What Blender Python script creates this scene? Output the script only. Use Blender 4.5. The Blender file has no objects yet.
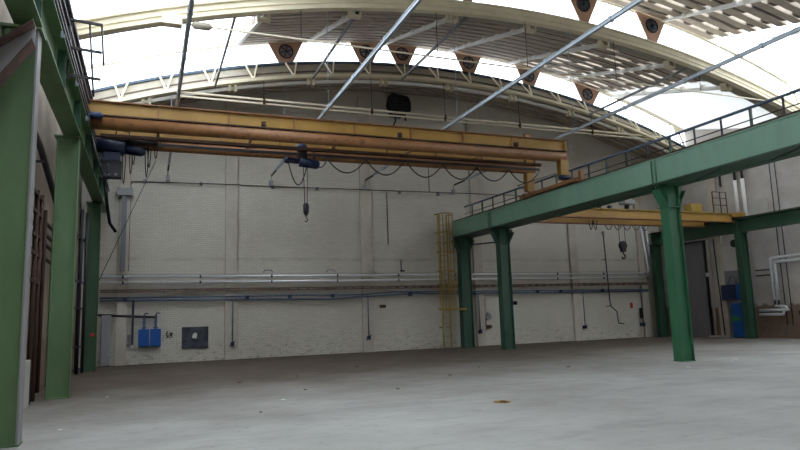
import bpy, bmesh, math, random
from mathutils import Vector, Matrix
random.seed(7)
S = bpy.context.scene
COL = S.collection
PI = math.pi

# ---------------------------------------------------------------- mesh helper
class MB:
    def __init__(s): s.v = []; s.f = []; s.sm = []
    def add(s, vs, fs, smooth=False):
        o = len(s.v); s.v += [tuple(v) for v in vs]
        for f in fs: s.f.append([i + o for i in f]); s.sm.append(smooth)
        return s
    def box(s, x0, x1, y0, y1, z0, z1):
        vs = [(x, y, z) for x in (x0, x1) for y in (y0, y1) for z in (z0, z1)]
        return s.add(vs, [(0,1,3,2), (4,6,7,5), (0,4,5,1), (2,3,7,6), (0,2,6,4), (1,5,7,3)])
    def bar(s, a, b, w, h, up=(0,0,1)):
        a = Vector(a); b = Vector(b); d = (b - a).normalized(); up = Vector(up)
        if abs(d.dot(up)) > .98: up = Vector((0,1,0))
        r = d.cross(up).normalized() * w / 2; u = r.cross(d).normalized() * h / 2
        vs = [p + i * r + j * u for p in (a, b) for i, j in ((-1,-1), (1,-1), (1,1), (-1,1))]
        return s.add(vs, [(3,2,1,0), (4,5,6,7), (0,1,5,4), (1,2,6,5), (2,3,7,6), (3,0,4,7)])
    def tube(s, pts, r, n=10, caps=True):
        pts = [Vector(p) for p in pts]; rings = []; prev = None
        for i, p in enumerate(pts):
            if i == 0: d = pts[1] - p
            elif i == len(pts) - 1: d = p - pts[i-1]
            else: d = (pts[i+1] - p).normalized() + (p - pts[i-1]).normalized()
            d.normalize()
            if prev is None:
                up = Vector((0,0,1)) if abs(d.z) < .9 else Vector((1,0,0))
                a = d.cross(up).normalized()
            else:
                a = (prev - d * prev.dot(d)).normalized()
            prev = a; b = d.cross(a)
            k = 1.0
            if 0 < i < len(pts) - 1:
                c = (pts[i+1] - p).normalized().dot((p - pts[i-1]).normalized())
                k = min(1.35, 1 / max(.6, math.sqrt(max(.01, (1 + c) / 2))))
            rr = r[i] if isinstance(r, (list, tuple)) else r
            rings.append([p + (a * math.cos(t) + b * math.sin(t)) * rr for t in [2 * PI * j / n for j in range(n)]])
        o = len(s.v)
        for q in rings: s.v += [tuple(v) for v in q]
        for i in range(len(rings) - 1):
            for j in range(n):
                s.f.append([o + i*n + j, o + i*n + (j+1) % n, o + (i+1)*n + (j+1) % n, o + (i+1)*n + j]); s.sm.append(True)
        if caps:
            s.f.append([o + j for j in range(n)][::-1]); s.sm.append(False)
            s.f.append([o + (len(rings)-1)*n + j for j in range(n)]); s.sm.append(False)
        return s
    def prism(s, poly, axis, a, b):
        # poly: 2D points; axis 'x' -> (y,z), 'y' -> (x,z), 'z' -> (x,y)
        def P(p, t): return {'x': (t, p[0], p[1]), 'y': (p[0], t, p[1]), 'z': (p[0], p[1], t)}[axis]
        n = len(poly)
        vs = [P(p, a) for p in poly] + [P(p, b) for p in poly]
        fs = [list(range(n))[::-1], [n + i for i in range(n)]] + [(i, (i+1) % n, n + (i+1) % n, n + i) for i in range(n)]
        return s.add(vs, fs)
    def arch(s, prof, x0, x1, ztop=0.0, n=None):
        # closed YZ profile swept along X, lifted to the roof's arc
        n = n or max(1, int(abs(x1 - x0) / .9) + 1); m = len(prof); vs = []
        for i in range(n + 1):
            x = x0 + (x1 - x0) * i / n; z = arc(x)
            vs += [(x, p[0], p[1] + z + ztop) for p in prof]
        fs = [[i*m + j, i*m + (j+1) % m, (i+1)*m + (j+1) % m, (i+1)*m + j] for i in range(n) for j in range(m)]
        fs += [list(range(m))[::-1], [n*m + j for j in range(m)]]
        return s.add(vs, fs)
    def disc(s, c, axis, r, h, n=20):
        c = Vector(c); ax = {'x': Vector((1,0,0)), 'y': Vector((0,1,0)), 'z': Vector((0,0,1))}[axis]
        return s.tube([c - ax * h / 2, c + ax * h / 2], r, n)
    def build(s, name, mat, parent=None, bevel=0):
        me = bpy.data.meshes.new(name); off = Vector((0,0,0)); p = parent
        while p is not None: off += p.location; p = p.parent
        me.from_pydata([tuple(Vector(v) - off) for v in s.v], [], s.f)
        me.polygons.foreach_set('use_smooth', s.sm)
        me.materials.append(mat); me.update()
        bm = bmesh.new(); bm.from_mesh(me); bmesh.ops.recalc_face_normals(bm, faces=bm.faces); bm.to_mesh(me); bm.free()
        o = bpy.data.objects.new(name, me); COL.objects.link(o)
        if parent is not None: o.parent = parent
        if bevel:
            md = o.modifiers.new('Bevel', 'BEVEL'); md.width = bevel; md.segments = 2; md.limit_method = 'ANGLE'
        return o

def tag(o, label, cat, group=None):
    o['label'] = label; o['category'] = cat
    if group: o['group'] = group
    return o
def thing(name, loc, label, cat, group=None):
    o = bpy.data.objects.new(name, None); COL.objects.link(o); o.location = loc; o.empty_display_size = .2
    return tag(o, label, cat, group)
def struct(o): o['kind'] = 'structure'; return o

# ---------------------------------------------------------------- roof curve
XC, RAD = 12.3, 41.2
def arc(x): return math.sqrt(RAD**2 - (x - XC)**2) - RAD

# ---------------------------------------------------------------- materials
def L(c): return tuple(((v/255)/12.92 if v/255 <= .04045 else ((v/255+.055)/1.055)**2.4) for v in c) + (1,)
class NT:
    def __init__(s, name):
        m = bpy.data.materials.new(name); m.use_nodes = True; s.m = m; s.t = m.node_tree; s.t.nodes.clear()
        s.out = s.n('ShaderNodeOutputMaterial'); s.b = s.n('ShaderNodeBsdfPrincipled')
        s.l(s.b.outputs[0], s.out.inputs[0]); s.tc = s.n('ShaderNodeTexCoord'); s.geo = s.n('ShaderNodeNewGeometry')
    def n(s, t, **k):
        x = s.t.nodes.new(t)
        for a, b in k.items(): setattr(x, a, b)
        return x
    def l(s, a, b): s.t.links.new(a, b)
    def noise(s, scale, detail=4, rough=.55, vec=None, dist=0):
        x = s.n('ShaderNodeTexNoise'); x.inputs['Scale'].default_value = scale; x.inputs['Detail'].default_value = detail
        x.inputs['Roughness'].default_value = rough; x.inputs['Distortion'].default_value = dist
        s.l(vec if vec else s.geo.outputs['Position'], x.inputs['Vector']); return x.outputs['Fac']
    def mapv(s, scale, src=None):
        x = s.n('ShaderNodeMapping'); x.inputs['Scale'].default_value = scale
        s.l(src if src else s.geo.outputs['Position'], x.inputs['Vector']); return x.outputs[0]
    def ramp(s, fac, a, b, ca=(0,0,0,1), cb=(1,1,1,1)):
        r = s.n('ShaderNodeValToRGB'); r.color_ramp.elements[0].position = a; r.color_ramp.elements[1].position = b
        r.color_ramp.elements[0].color = ca; r.color_ramp.elements[1].color = cb; s.l(fac, r.inputs[0]); return r.outputs[0]
    def mix(s, fac, a, b, mode='MIX'):
        x = s.n('ShaderNodeMix', data_type='RGBA', blend_type=mode)
        for v, i in ((fac, 0), (a, 6), (b, 7)):
            if hasattr(v, 'is_output'): s.l(v, x.inputs[i])
            else: x.inputs[i].default_value = v
        return x.outputs[2]
    def math(s, op, a, b=0):
        x = s.n('ShaderNodeMath', operation=op)
        for v, i in ((a, 0), (b, 1)):
            if hasattr(v, 'is_output'): s.l(v, x.inputs[i])
            else: x.inputs[i].default_value = v
        return x.outputs[0]
    def bump(s, h, st=.3, d=.01):
        x = s.n('ShaderNodeBump'); x.inputs['Strength'].default_value = st; x.inputs['Distance'].default_value = d
        s.l(h, x.inputs['Height']); s.l(x.outputs[0], s.b.inputs['Normal'])

def paint(name, c, rough=.5, var=.12, rust=0, rustc=(92,52,30), metal=0, streak=True, sc=1.0):
    k = NT(name); base = L(c); dark = tuple(v * (1 - var * 2.2) for v in base[:3]) + (1,)
    nz = k.noise(2.2 * sc, 6, .65, k.mapv((1, 1, .35)) if streak else None)
    col = k.mix(k.ramp(nz, .35, .7), dark, base)
    if rust:
        r = k.noise(5.5 * sc, 8, .7)
        col = k.mix(k.ramp(r, .72 - rust * .3, .80 - rust * .22), col, L(rustc))
    k.l(col, k.b.inputs['Base Color']); k.b.inputs['Roughness'].default_value = rough; k.b.inputs['Metallic'].default_value = metal
    k.bump(k.noise(30, 4), .12, .004); return k.m

M = {}
M['green'] = paint('green_paint', (102,132,92), .5, .1, .16)
M['green_olive'] = paint('olive_green_paint', (62,94,66), .5, .12, .16)
M['green_bright'] = paint('bright_green_paint', (54,112,78), .5, .1, .1)
M['green_dark'] = paint('dark_green_paint', (46,84,64), .5, .12, .16)
M['green_mid'] = paint('bluish_green_paint', (124,164,142), .45, .07, .06)
M['yellow'] = paint('faded_yellow_paint', (176,136,64), .55, .08, .14, (128,84,52))
M['yellow_light'] = paint('yellow_safety_paint', (176,146,66), .55, .1, .25, (104,74,46))
M['orange'] = paint('orange_brown_rusty_paint', (160,112,70), .5, .12, .65, (112,74,56))
M['rust'] = paint('rusty_steel', (84,58,46), .8, .2, .3, (60,36,28))
M['rust_pale'] = paint('weathered_brown_steel', (122,96,90), .8, .25, .2, (70,52,46))
M['dark'] = paint('dark_steel', (44,42,48), .55, .15, .2)
M['black'] = paint('black_rubber', (22,22,28), .5, .1)
M['purple_dark'] = paint('dark_brown_steel', (70,52,62), .6, .15, .2)
M['cream'] = paint('cream_roof_paint', (232,222,194), .6, .05, .1, (120,86,60))
M['white_paint'] = paint('white_beam_paint', (244,242,236), .5, .05, .06)
M['gutter'] = paint('grey_gutter_sheet', (164,156,138), .7, .1)
M['rim'] = paint('blue_grey_rim', (84,102,122), .6, .12)
M['slat'] = paint('weathered_timber_slat', (196,182,164), .8, .12, .0)
M['deck'] = paint('brown_grey_roof_deck', (104,92,84), .9, .1)
M['plywood'] = paint('brown_plywood_panel', (196,158,134), .7, .1)
M['galv'] = paint('galvanised_steel', (176,186,196), .4, .08, 0, metal=.3)
M['silver'] = paint('silver_pipe_cladding', (236,238,240), .25, .04, 0, metal=.25)
M['grey'] = paint('light_grey_paint', (150,150,150), .5, .06)
M['duct'] = paint('grey_duct', (130,130,134), .5, .08)
M['blue'] = paint('blue_cabinet_paint', (22,90,170), .4, .08, .05)
M['blue_dark'] = paint('dark_blue_machine_paint', (26,44,84), .45, .16, .1)
M['blue_pipe'] = paint('blue_grey_pipe_paint', (92,110,134), .5, .12, .1)
M['cable_tray'] = paint('dirty_brown_cable_tray', (140,118,104), .8, .2)
M['red'] = paint('red_plastic', (190,40,30), .5, .05)
M['greenmark'] = paint('green_sign_paint', (40,140,70), .5, .05)
M['paper'] = paint('white_paper', (225,225,220), .8, .05)
M['concrete_plate'] = paint('pale_concrete', (190,186,178), .8, .08)
M['brass'] = paint('yellow_ochre_plate', (170,130,60), .6, .2)
M['door'] = paint('grey_brown_door', (136,132,136), .6, .06)

# white painted brick wall
k = NT('white_painted_brick')
sep = k.n('ShaderNodeSeparateXYZ'); k.l(k.geo.outputs['Position'], sep.inputs[0])
cb = k.n('ShaderNodeCombineXYZ'); k.l(sep.outputs[0], cb.inputs[0]); k.l(sep.outputs[2], cb.inputs[1])
br = k.n('ShaderNodeTexBrick'); k.l(cb.outputs[0], br.inputs['Vector'])
br.inputs['Scale'].default_value = 1; br.inputs['Brick Width'].default_value = .26; br.inputs['Row Height'].default_value = .085
br.inputs['Mortar Size'].default_value = .007; br.inputs['Mortar Smooth'].default_value = .3
br.inputs['Color1'].default_value = L((216,211,197)); br.inputs['Color2'].default_value = L((208,203,190)); br.inputs['Mortar'].default_value = L((176,167,155))
smooth = k.ramp(k.math('MULTIPLY', sep.outputs[0], 1/20), .66, .8)
up = k.ramp(k.math('MULTIPLY', sep.outputs[2], 1/12), .66, .74)
plain = k.math('MULTIPLY', k.math('MAXIMUM', smooth, up), .6)
c0 = k.mix(plain, br.outputs[0], L((212,207,194)))
c0 = k.mix(k.ramp(k.noise(.45, 5, .6), .35, .75), k.mix(.22, c0, L((150,138,125))), c0)
# grime patches: low down along the foot of the wall and along a worn band
low = k.ramp(k.math('MULTIPLY', sep.outputs[2], 1/4), .08, .34, (1,1,1,1), (0,0,0,1))
gr = k.ramp(k.noise(3.2, 9, .75, k.mapv((1,1,2.2))), .52, .66)
c0 = k.mix(k.math('MULTIPLY', k.math('MULTIPLY', low, gr), .62), c0, L((84,76,68)))
band = k.ramp(k.math('ABSOLUTE', k.math('SUBTRACT', sep.outputs[2], 4.25)), .0, .14, (1,1,1,1), (0,0,0,1))
c0 = k.mix(k.math('MULTIPLY', k.math('MULTIPLY', band, k.ramp(k.noise(1.3, 6, .7, k.mapv((1,1,4))), .4, .6)), .35), c0, L((120,108,96)))
k.l(c0, k.b.inputs['Base Color']); k.b.inputs['Roughness'].default_value = .75
k.bump(k.math('MULTIPLY', br.outputs['Fac'], -1), .5, .01); M['brick'] = k.m

def plaster(name, c, c2, lowbrown=0, noise=.5):
    k = NT(name); sep = k.n('ShaderNodeSeparateXYZ'); k.l(k.geo.outputs['Position'], sep.inputs[0])
    col = k.mix(k.ramp(k.noise(.7, 8, .65), .38, .68), L(c2), L(c))
    col = k.mix(k.math('MULTIPLY', k.ramp(k.noise(7, 8, .75), .56, .72), noise), col, L((110,100,92)))
    if lowbrown:
        h = k.math('ADD', sep.outputs[2], k.math('MULTIPLY', k.math('SUBTRACT', k.noise(2.5, 6, .7), .5), 1.3))
        col = k.mix(k.ramp(k.math('MULTIPLY', h, 1/3), lowbrown/3 - .02, lowbrown/3 + .02, (1,1,1,1), (0,0,0,1)), col, k.mix(k.noise(6, 6), L((112,90,74)), L((146,126,108))))
    k.l(col, k.b.inputs['Base Color']); k.b.inputs['Roughness'].default_value = .85
    k.bump(k.noise(9, 8, .7), .35, .02); return k.m
M['plaster_right'] = plaster('stained_grey_white_plaster', (205,200,196), (180,172,165), 1.5)
M['plaster_left'] = plaster('cracked_ochre_plaster', (176,164,146), (142,128,112), 1.3, .7)
M['pilaster'] = plaster('painted_concrete_pilaster', (205,197,184), (184,174,160), 0, .3)

# concrete floor
k = NT('worn_concrete_floor'); sep = k.n('ShaderNodeSeparateXYZ'); k.l(k.geo.outputs['Position'], sep.inputs[0])
c0 = k.mix(k.ramp(k.noise(.35, 6, .6), .3, .7), L((154,153,147)), L((178,178,173)))
c0 = k.mix(k.math('MULTIPLY', k.ramp(k.noise(4, 9, .75), .55, .7), .35), c0, L((104,98,92)))
# brown dust by back wall and left columns, worn edges, dimmer light painted in
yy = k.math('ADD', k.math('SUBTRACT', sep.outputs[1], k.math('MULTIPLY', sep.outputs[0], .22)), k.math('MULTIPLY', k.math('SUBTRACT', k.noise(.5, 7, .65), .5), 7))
dust_and_shade = k.ramp(k.math('MULTIPLY', yy, 1/30), .30, .60)
c0 = k.mix(k.math('MULTIPLY', dust_and_shade, .92), c0, L((80,67,55)))
c0 = k.mix(k.math('MULTIPLY', k.ramp(k.noise(1.1, 8, .7, k.mapv((.5, 1.6, 1))), .5, .7), .3), c0, L((112,100,90)))
k.l(c0, k.b.inputs['Base Color'])
k.l(k.ramp(k.noise(.8, 5), .3, .7, (.66,)*3+(1,), (.85,)*3+(1,)), k.b.inputs['Roughness']); k.b.inputs['Specular IOR Level'].default_value = .22
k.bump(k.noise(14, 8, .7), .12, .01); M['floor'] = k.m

def glassy(name, trans, tint, rest):
    k = NT(name); k.t.nodes.remove(k.b)
    a = k.n('ShaderNodeBsdfTransparent'); a.inputs[0].default_value = tint
    b = k.n('ShaderNodeBsdfTranslucent'); b.inputs[0].default_value = rest
    m = k.n('ShaderNodeMixShader'); m.inputs[0].default_value = 1 - trans
    k.l(a.outputs[0], m.inputs[1]); k.l(b.outputs[0], m.inputs[2]); k.l(m.outputs[0], k.out.inputs[0]); return k.m
M['glass'] = glassy('wired_roof_glass', .88, (.95,.97,1,1), (.9,.92,.95,1))
M['fibre'] = glassy('translucent_roof_sheet', .05, (.9,.93,.97,1), (.46,.46,.45,1))

# dark glossy board
k = NT('dark_poster_board')
k.l(k.mix(k.ramp(k.noise(2.2, 5), .4, .65), L((38,42,50)), L((78,84,96))), k.b.inputs['Base Color']); k.b.inputs['Roughness'].default_value = .3; M['board'] = k.m

# ---------------------------------------------------------------- setting
X0, X1, YB, YF = -2.55, 27.3, 28.1, -9.0
SC = 28.1 / 27.4          # wall fittings were surveyed at 27.4 m, the wall stands at 28.1 m
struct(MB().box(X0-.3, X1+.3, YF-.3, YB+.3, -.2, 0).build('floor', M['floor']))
n = 34; xs = [X0-.3 + (X1-X0+.6) * i / n for i in range(n+1)]
poly = [(X0-.3, 0)] + [(X1+.3, 0)] + [(x, 12.75 + arc(x)) for x in xs[::-1]]
struct(MB().prism(poly, 'y', YB, YB+.3).build('wall_back', M['brick']))
def pilaster(i, x0, x1, y0, y1, z1, m):
    struct(MB().box(x0, x1, y0, y1, 0, z1).build('trim_%d' % i, m, None, .01))
for i, (a, b) in enumerate(((-1.15, -.74), (3.08, 3.59), (9.23, 9.74), (15.1, 15.59), (20.92, 21.38), (25.54, 25.94))):
    pilaster(i+1, a, b, YB-.17, YB, 12.25 + arc(a if a < XC else b), M['pilaster'])
# truss lines (Y) and roof bays
TY = [24.8, 18.1, 11.4, 4.7, -2.0]
CHS = {24.8: 12.0, 18.1: 11.8}; RIMS = {24.8: 12.98, 18.1: 12.5}
CH, RIM, GT = 11.92, 12.72, 13.98         # apex heights: lower chord, rim, glazing top
def zs(x, y):                              # roof height outline over y, apex 0 arc
    return arc(x)
# side walls follow the saw-tooth roof
def side_poly(x):
    P = [(YF, 0), (YB, 0), (YB, 12.6 + arc(x))]
    for y in TY:
        P += [(y+.8, RIM + .1 + arc(x)), (y+.8, GT + .25 + arc(x)), (y-5.9, 12.2 + arc(x))] if y == 24.8 else [(y+.8, GT + .25 + arc(x)), (y-5.9 if y > -2 else YF, 12.2 + arc(x))]
    return P
struct(MB().prism(side_poly(X0)[::-1], 'x', X0-.3, X0).build('wall_left', M['plaster_left']))
struct(MB().prism(side_poly(X1)[::-1], 'x', X1, X1+.3).build('wall_right', M['plaster_right']))
poly = [(X0-.3, 0)] + [(X1+.3, 0)] + [(x, 13.2 + arc(x)) for x in xs[::-1]]
struct(MB().prism(poly, 'y', YF-.3, YF).build('wall_front', M['brick']))
pilaster(7, X1-.14, X1, 23.85, 24.4, 9.6, M['pilaster'])

XS0, XS1 = 3.1, 21.9                       # between these the roof is slatted; outside it is glazed
wi = 0
def window(mb, mat):
    global wi; wi += 1; return struct(mb.build('window_%d' % wi, mat))
for bi, y in enumerate(TY):
    RIM = RIMS.get(y, 12.6)
    yr = y + .8
    # upright arched glazing above each truss
    window(MB().arch([(yr-.02, RIM), (yr+.02, RIM), (yr+.02, GT), (yr-.02, GT)], X0, X1), M['glass'])
    if y == -2.0: continue
    # sloping ceiling in front of this glazing, down to the next truss towards the camera
    yb = y - 6.7 + .75; za, zb = 12.12, GT - .05      # lower edge, upper edge
    c = MB(); g = MB()
    dy = (yr - yb); sl = (zb - za) / dy
    N = 11
    detail = bi < 2
    for i in range(N):
        ya = yb + dy * (i + .12) / N; w = dy / N * .62
        z0 = za + (ya - yb) * sl
        c.arch([(ya, z0), (ya+w, z0 + w*sl), (ya+w, z0 + w*sl + .2), (ya, z0 + .2)], XS0, XS1)
    struct(c.build('ceiling', M['slat']))
    dk = MB()
    dk.arch([(yb-.15, za+.2), (yr, zb+.2), (yr, zb+.25), (yb-.15, za+.25)], XS0, 12.9)
    if detail:
        for i in range(N - 1):
            ya = yb + dy * (i + .76) / N; w = dy / N * .3; z0 = za + (ya - yb) * sl
            x = 12.9
            while x < XS1 - .2:
                lw = .3
                q = (x + 1.37 * i) * .8
                if x < 15.5 or (math.sin(q * 1.9) > .8): lw = 1.22     # filled lengths, fewer towards the right
                dk.arch([(ya, z0+.03), (ya+w, z0 + w*sl+.03), (ya+w, z0 + w*sl + .15), (ya, z0 + .15)], x, min(x + lw, XS1), 0, 2)
                x += 1.2
    else:
        dk.arch([(yb-.15, za+.2), (yr, zb+.2), (yr, zb+.25), (yb-.15, za+.25)], 12.9, XS1)
    struct(dk.build('ceiling', M['deck']))
    if detail: window(MB().arch([(yb-.15, za+.26), (yr, zb+.26), (yr, zb+.29), (yb-.15, za+.29)], 12.9, XS1), M['glass'])
    window(MB().arch([(yb-.15, za+.1), (yr, zb+.1), (yr, zb+.13), (yb-.15, za+.13)], X0, XS0), M['glass'])
    window(MB().arch([(yb-.15, za+.1), (yr, zb+.1), (yr, zb+.13), (yb-.15, za+.13)], XS1, X1), M['fibre' if bi == 0 else 'glass'])
    # edge board closing the slatted strip at the top of the glazing
    struct(MB().arch([(yr-.08, zb-.02), (yr+.06, zb-.02), (yr+.06, zb+.1), (yr-.08, zb+.1)], X0, X1).build('ceiling', M['cream']))
# last short bay between the back truss and the back wall
c = MB(); yb, yr, za, zb = 25.15, YB, 12.2, 12.5
for i in range(5):
    ya = yb + .35 + .55*i
    c.arch([(ya, za + .07*i), (ya+.22, za + .07*i+.03), (ya+.22, za + .07*i+.16), (ya, za+.07*i+.13)], X0, X1)
struct(c.build('ceiling', M['slat']))
struct(MB().arch([(yb, za+.16), (YB+.3, zb+.2), (YB+.3, zb+.3), (yb, za+.26)], X0-.3, X1+.3).build('ceiling', M['deck']))
# first bay behind the camera
struct(MB().arch([(YF-.3, 12.1), (-2.0, 12.1), (-1.2, RIM), (YF-.3, 13.2)], X0-.3, X1+.3).build('ceiling', M['deck']))

# ---------------------------------------------------------------- roof trusses
VF = [-1.1, .5, 2.15, 3.8, 5.45, 7.1, 8.78, 10.43, 12.08, 13.75, 15.4, 17.05, 18.7, 20.3, 21.95, 23.5, 25.1]
where = {24.8: 'nearest the back wall', 18.1: 'crossing the top of the picture', 11.4: 'above the camera, out at the top right'}
for y in TY[:2]:
    CH = CHS.get(y, 11.85); RIM = RIMS.get(y, 12.6); far = y > 20
    t = thing('roof_truss', (XC, y, 9.2), 'cream painted arched roof truss ' + where[y], 'roof truss', 'arched roof trusses')
    MB().arch([(y-.12, CH), (y+.12, CH), (y+.12, CH+.06), (y-.12, CH+.06)], X0, X1).arch([(y-.03, CH+.06), (y+.03, CH+.06), (y+.03, CH+(.17 if far else .4)), (y-.03, CH+(.17 if far else .4))], X0, X1).build('lower_chord', M['cream'], t)
    if not far: MB().arch([(y-.1, CH+.4), (y+.1, CH+.4), (y+.1, CH+.46), (y-.1, CH+.46)], X0, X1).arch([(y-.07, CH+.2), (y-.03, CH+.2), (y-.03, CH+.24), (y-.07, CH+.24)], X0, X1).build('upper_flange', M['cream'], t)
    if far: MB().arch([(y+.30, CH-.12), (y+.42, CH-.12), (y+.42, CH+.0), (y+.30, CH+.0)], X0, X1).build('lower_rail', M['white_paint'], t)
    if far: MB().arch([(y+.16, CH+.12), (y+.2, CH+.12), (y+.74, RIM-.1), (y+.70, RIM-.1)], X0, X1).build('gutter_plate', M['gutter'], t)
    else: MB().arch([(y+.08, CH+.1), (y+.95, CH+.34), (y+.95, CH+.37), (y+.08, CH+.13)], X0, X1).build('gutter_plate', M['gutter'], t)
    MB().arch([(y+.62, RIM-.1), (y+.77, RIM-.1), (y+.77, RIM), (y+.62, RIM)], X0, X1).build('upper_rim', M['rim' if far else 'cream'], t)
    if far:
        for x in VF:
            z0 = CH + .12 + arc(x)
            for sgn in (-1, 1):
                xx = x + sgn * .23
                MB().bar((x, y+.03, z0), (xx, y+.62, RIM - .02 + arc(xx)), .055, .055).build('strut', M['cream'], t)
        for x in (-.2, 3.0, 6.2, 9.5, 12.75, 16.1, 19.4, 22.4):
            z = CH + arc(x)
            b = MB(); b.box(x-.17, x-.06, y+.2, y+.44, z-.22, z+.1); b.box(x+.06, x+.17, y+.2, y+.44, z-.22, z+.1); b.box(x-.17, x+.17, y+.24, y+.40, z+.1, z+.16)
            b.build('hanger_bracket', M['cream'], t)
    # roof-glazing frame nodes seen where the glass is bare
    if y > 12:
        for x in (-.8, 26.7):
            zt = GT + arc(x)
            MB().prism([(x-.35, zt-.02 + arc(x-.35)-arc(x)), (x+.35, zt-.02 + arc(x+.35)-arc(x)), (x+.14, zt-.5), (x-.14, zt-.5)], 'y', y+.66, y+.70).build('gusset', M['cream'], t)
            MB().bar((x-.1, y+.68, zt-.45), (x-.16 - .9*(x > 9), y+.66, RIM+arc(x-.4)), .09, .06).build('frame_brace', M['cream'], t)
            MB().bar((x+.1, y+.68, zt-.45), (x+1.25 if x < 9 else X1-.05, y+.66, RIM+arc(x+1.25)), .09, .06).build('frame_brace', M['cream'], t)

# tie rods under the two visible trusses
for y, z, lab in ((24.8, 10.34, 'long brown and cream twin tie pipe level under the rearmost arch'),
                  (18.1, 10.06, 'thin cream tie rod with a turnbuckle level under the front arch')):
    t = thing('tie_rod', (XC, y, z), lab, 'tie rod', 'tie rods under the arches')
    xl = .9 if y > 20 else -.3; xr = XC + 12.7
    if y > 20:
        MB().tube([(xl, y, z+.06), (xr, y, z+.06)], .045, 8).build('upper_pipe', M['cream'], t)
        MB().tube([(xl, y+.02, z-.1), (xr, y+.02, z-.1)], .04, 8).build('lower_pipe', M['cream'], t)
    else:
        MB().tube([(xl, y, z), (xr, y, z)], .028, 8).build('rod', M['cream'], t)
        MB().tube([(1.0, y, z), (1.08, y, z), (1.5, y, z), (1.58, y, z)], [.03,.11,.11,.03], 10).build('turnbuckle', M['gutter'], t)
        MB().box(.2, .75, y-.14, y+.14, z-.1, z+.2).build('anchor_block', M['cream'], t)
    for x in (4.2, 8.8, 12.3, 16.2, 20.4):
        MB().tube([(x, y, z+.08), (x, y, CHS[y] + arc(x) + .02)], .012, 6).build('hanger', M['dark'], t)
        if y > 20: MB().box(x-.04, x+.04, y-.06, y+.06, z-.13, z+.12).build('clamp', M['rust'], t)

# rafters running from the foot of one truss up to the next glazing head
RX = [-.2, 3.15, 6.1, 9.65, 12.85, 16.15, 19.4, 22.4]
ordw = ['first', 'second', 'third', 'fourth', 'fifth', 'sixth', 'seventh', 'eighth']
for bi, (ya, yb) in enumerate(((18.6, 25.45), (11.9, 18.75))):
    for i, x in enumerate(RX):
        if (bi == 0 and i == 0) or (bi == 1 and i < 5): continue
        z0 = 11.86 + arc(x); z1 = 13.82 + arc(x)
        t = thing('roof_rafter', (x, ya, z0), ('%s white rafter from the left in the roof bay between the arches' % ordw[i-1]) if bi == 0 else ('%s white rafter in the slatted roof at the top right corner' % {5: 'left', 6: 'middle', 7: 'right'}[i]), 'rafter', 'white sloping rafters')
        MB().bar((x, ya, z0), (x, yb, z1), .13, .05).bar((x, ya, z0+.07), (x, yb, z1+.07), .03, .12).build('flange', M['white_paint'], t)
        for j in range(1, 6):
            q = j / 6; p = (x, ya + (yb-ya)*q, z0 + (z1-z0)*q)
            MB().box(x-.07, x+.07, p[1]-.09, p[1]+.09, p[2]+.02, p[2]+.22).build('packing_block', M['white_paint'], t)
        MB().box(x-.2, x-.12, ya-.12, ya+.12, z0-.06, z0+.3).box(x+.12, x+.2, ya-.12, ya+.12, z0-.06, z0+.3).box(x-.2, x+.2, ya-.12, ya+.12, z0-.1, z0-.04).build('shoe_bracket', M['cream'], t)

# longitudinal bracing bars between the trusses
for x, wv in ((2.28, 'at the left end of the slatted roof'), (6.2, 'under the second rafter'), (10.2, 'under the crown of the roof'), (20.2, 'toward the right of the roof'), (26.2, 'against the pale sheets at the far right')):
    z = 11.95 + arc(x)
    tag(MB().bar((x, 18.25, z), (x, 24.7, z), .07, .09).build('bracing_bar', M['duct']), 'slim grey bracing bar running between the arches ' + wv, 'bar', 'bracing bars')

# triangular ventilation panels with fans in the glazing
def vent(x, w, y, lab):
    zt = 13.9 + arc(x); yy = y + .74
    t = thing('ventilation_panel', (x, yy, zt-1.25), lab, 'ventilation panel', 'triangular ventilation panels')
    a = .16
    h = 1.22
    MB().prism([(x-w/2, zt + arc(x-w/2)-arc(x)), (x+w/2, zt + arc(x+w/2)-arc(x)), (x+a, zt-h), (x-a, zt-h)], 'y', yy-.05, yy-.01).build('panel', M['plywood'], t)
    c = (x, yy-.07, zt-.42); r = .29
    ring = MB().tube([(c[0] + r*math.cos(q), c[1], c[2] + r*math.sin(q)) for q in [2*PI*i/24 for i in range(25)]], .03, 6, False).build('fan_ring', M['dark'], t)
    MB().disc((x, yy-.045, c[2]), 'y', r-.01, .01, 24).build('fan_housing', M['dark'], t)
    for i in range(6):
        q = 2*PI*i/6 + .3
        d = Vector((math.cos(q), 0, math.sin(q))); e = Vector((-math.sin(q), 0, math.cos(q)))
        C = Vector(c)
        MB().add([C + d*.05 - e*.03, C + d*.25 - e*.05, C + d*.25 + e*.07 + Vector((0,-.03,0)), C + d*.05 + e*.03 + Vector((0,-.02,0)),
                  C + d*.05 - e*.03 + Vector((0,.008,0)), C + d*.25 - e*.05 + Vector((0,.008,0)), C + d*.25 + e*.07 + Vector((0,-.022,0)), C + d*.05 + e*.03 + Vector((0,-.012,0))],
                 [(0,1,2,3), (7,6,5,4), (0,4,5,1), (1,5,6,2), (2,6,7,3), (3,7,4,0)]).build('fan_blade', M['rim'], ring)
    MB().disc((x, yy-.1, c[2]), 'y', .05, .05, 12).build('fan_hub', M['dark'], ring)
vl = ['leftmost brown triangular panel with a round fan in the rear roof glazing', 'second brown triangular fan panel from the left in the rear glazing', 'brown triangular fan panel close to the right of the second one in the rear glazing',
      'brown triangular fan panel just right of the roof crown in the rear glazing', 'fifth brown triangular fan panel from the left, behind a slanting steel tube', 'rightmost brown triangular fan panel in the rear roof glazing']
for (x, w), l in zip(((5.25, 1.5), (8.85, 1.5), (10.6, 1.5), (14.0, 1.45), (17.35, 1.45), (20.85, 1.6)), vl): vent(x, w, 24.8, l)
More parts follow.
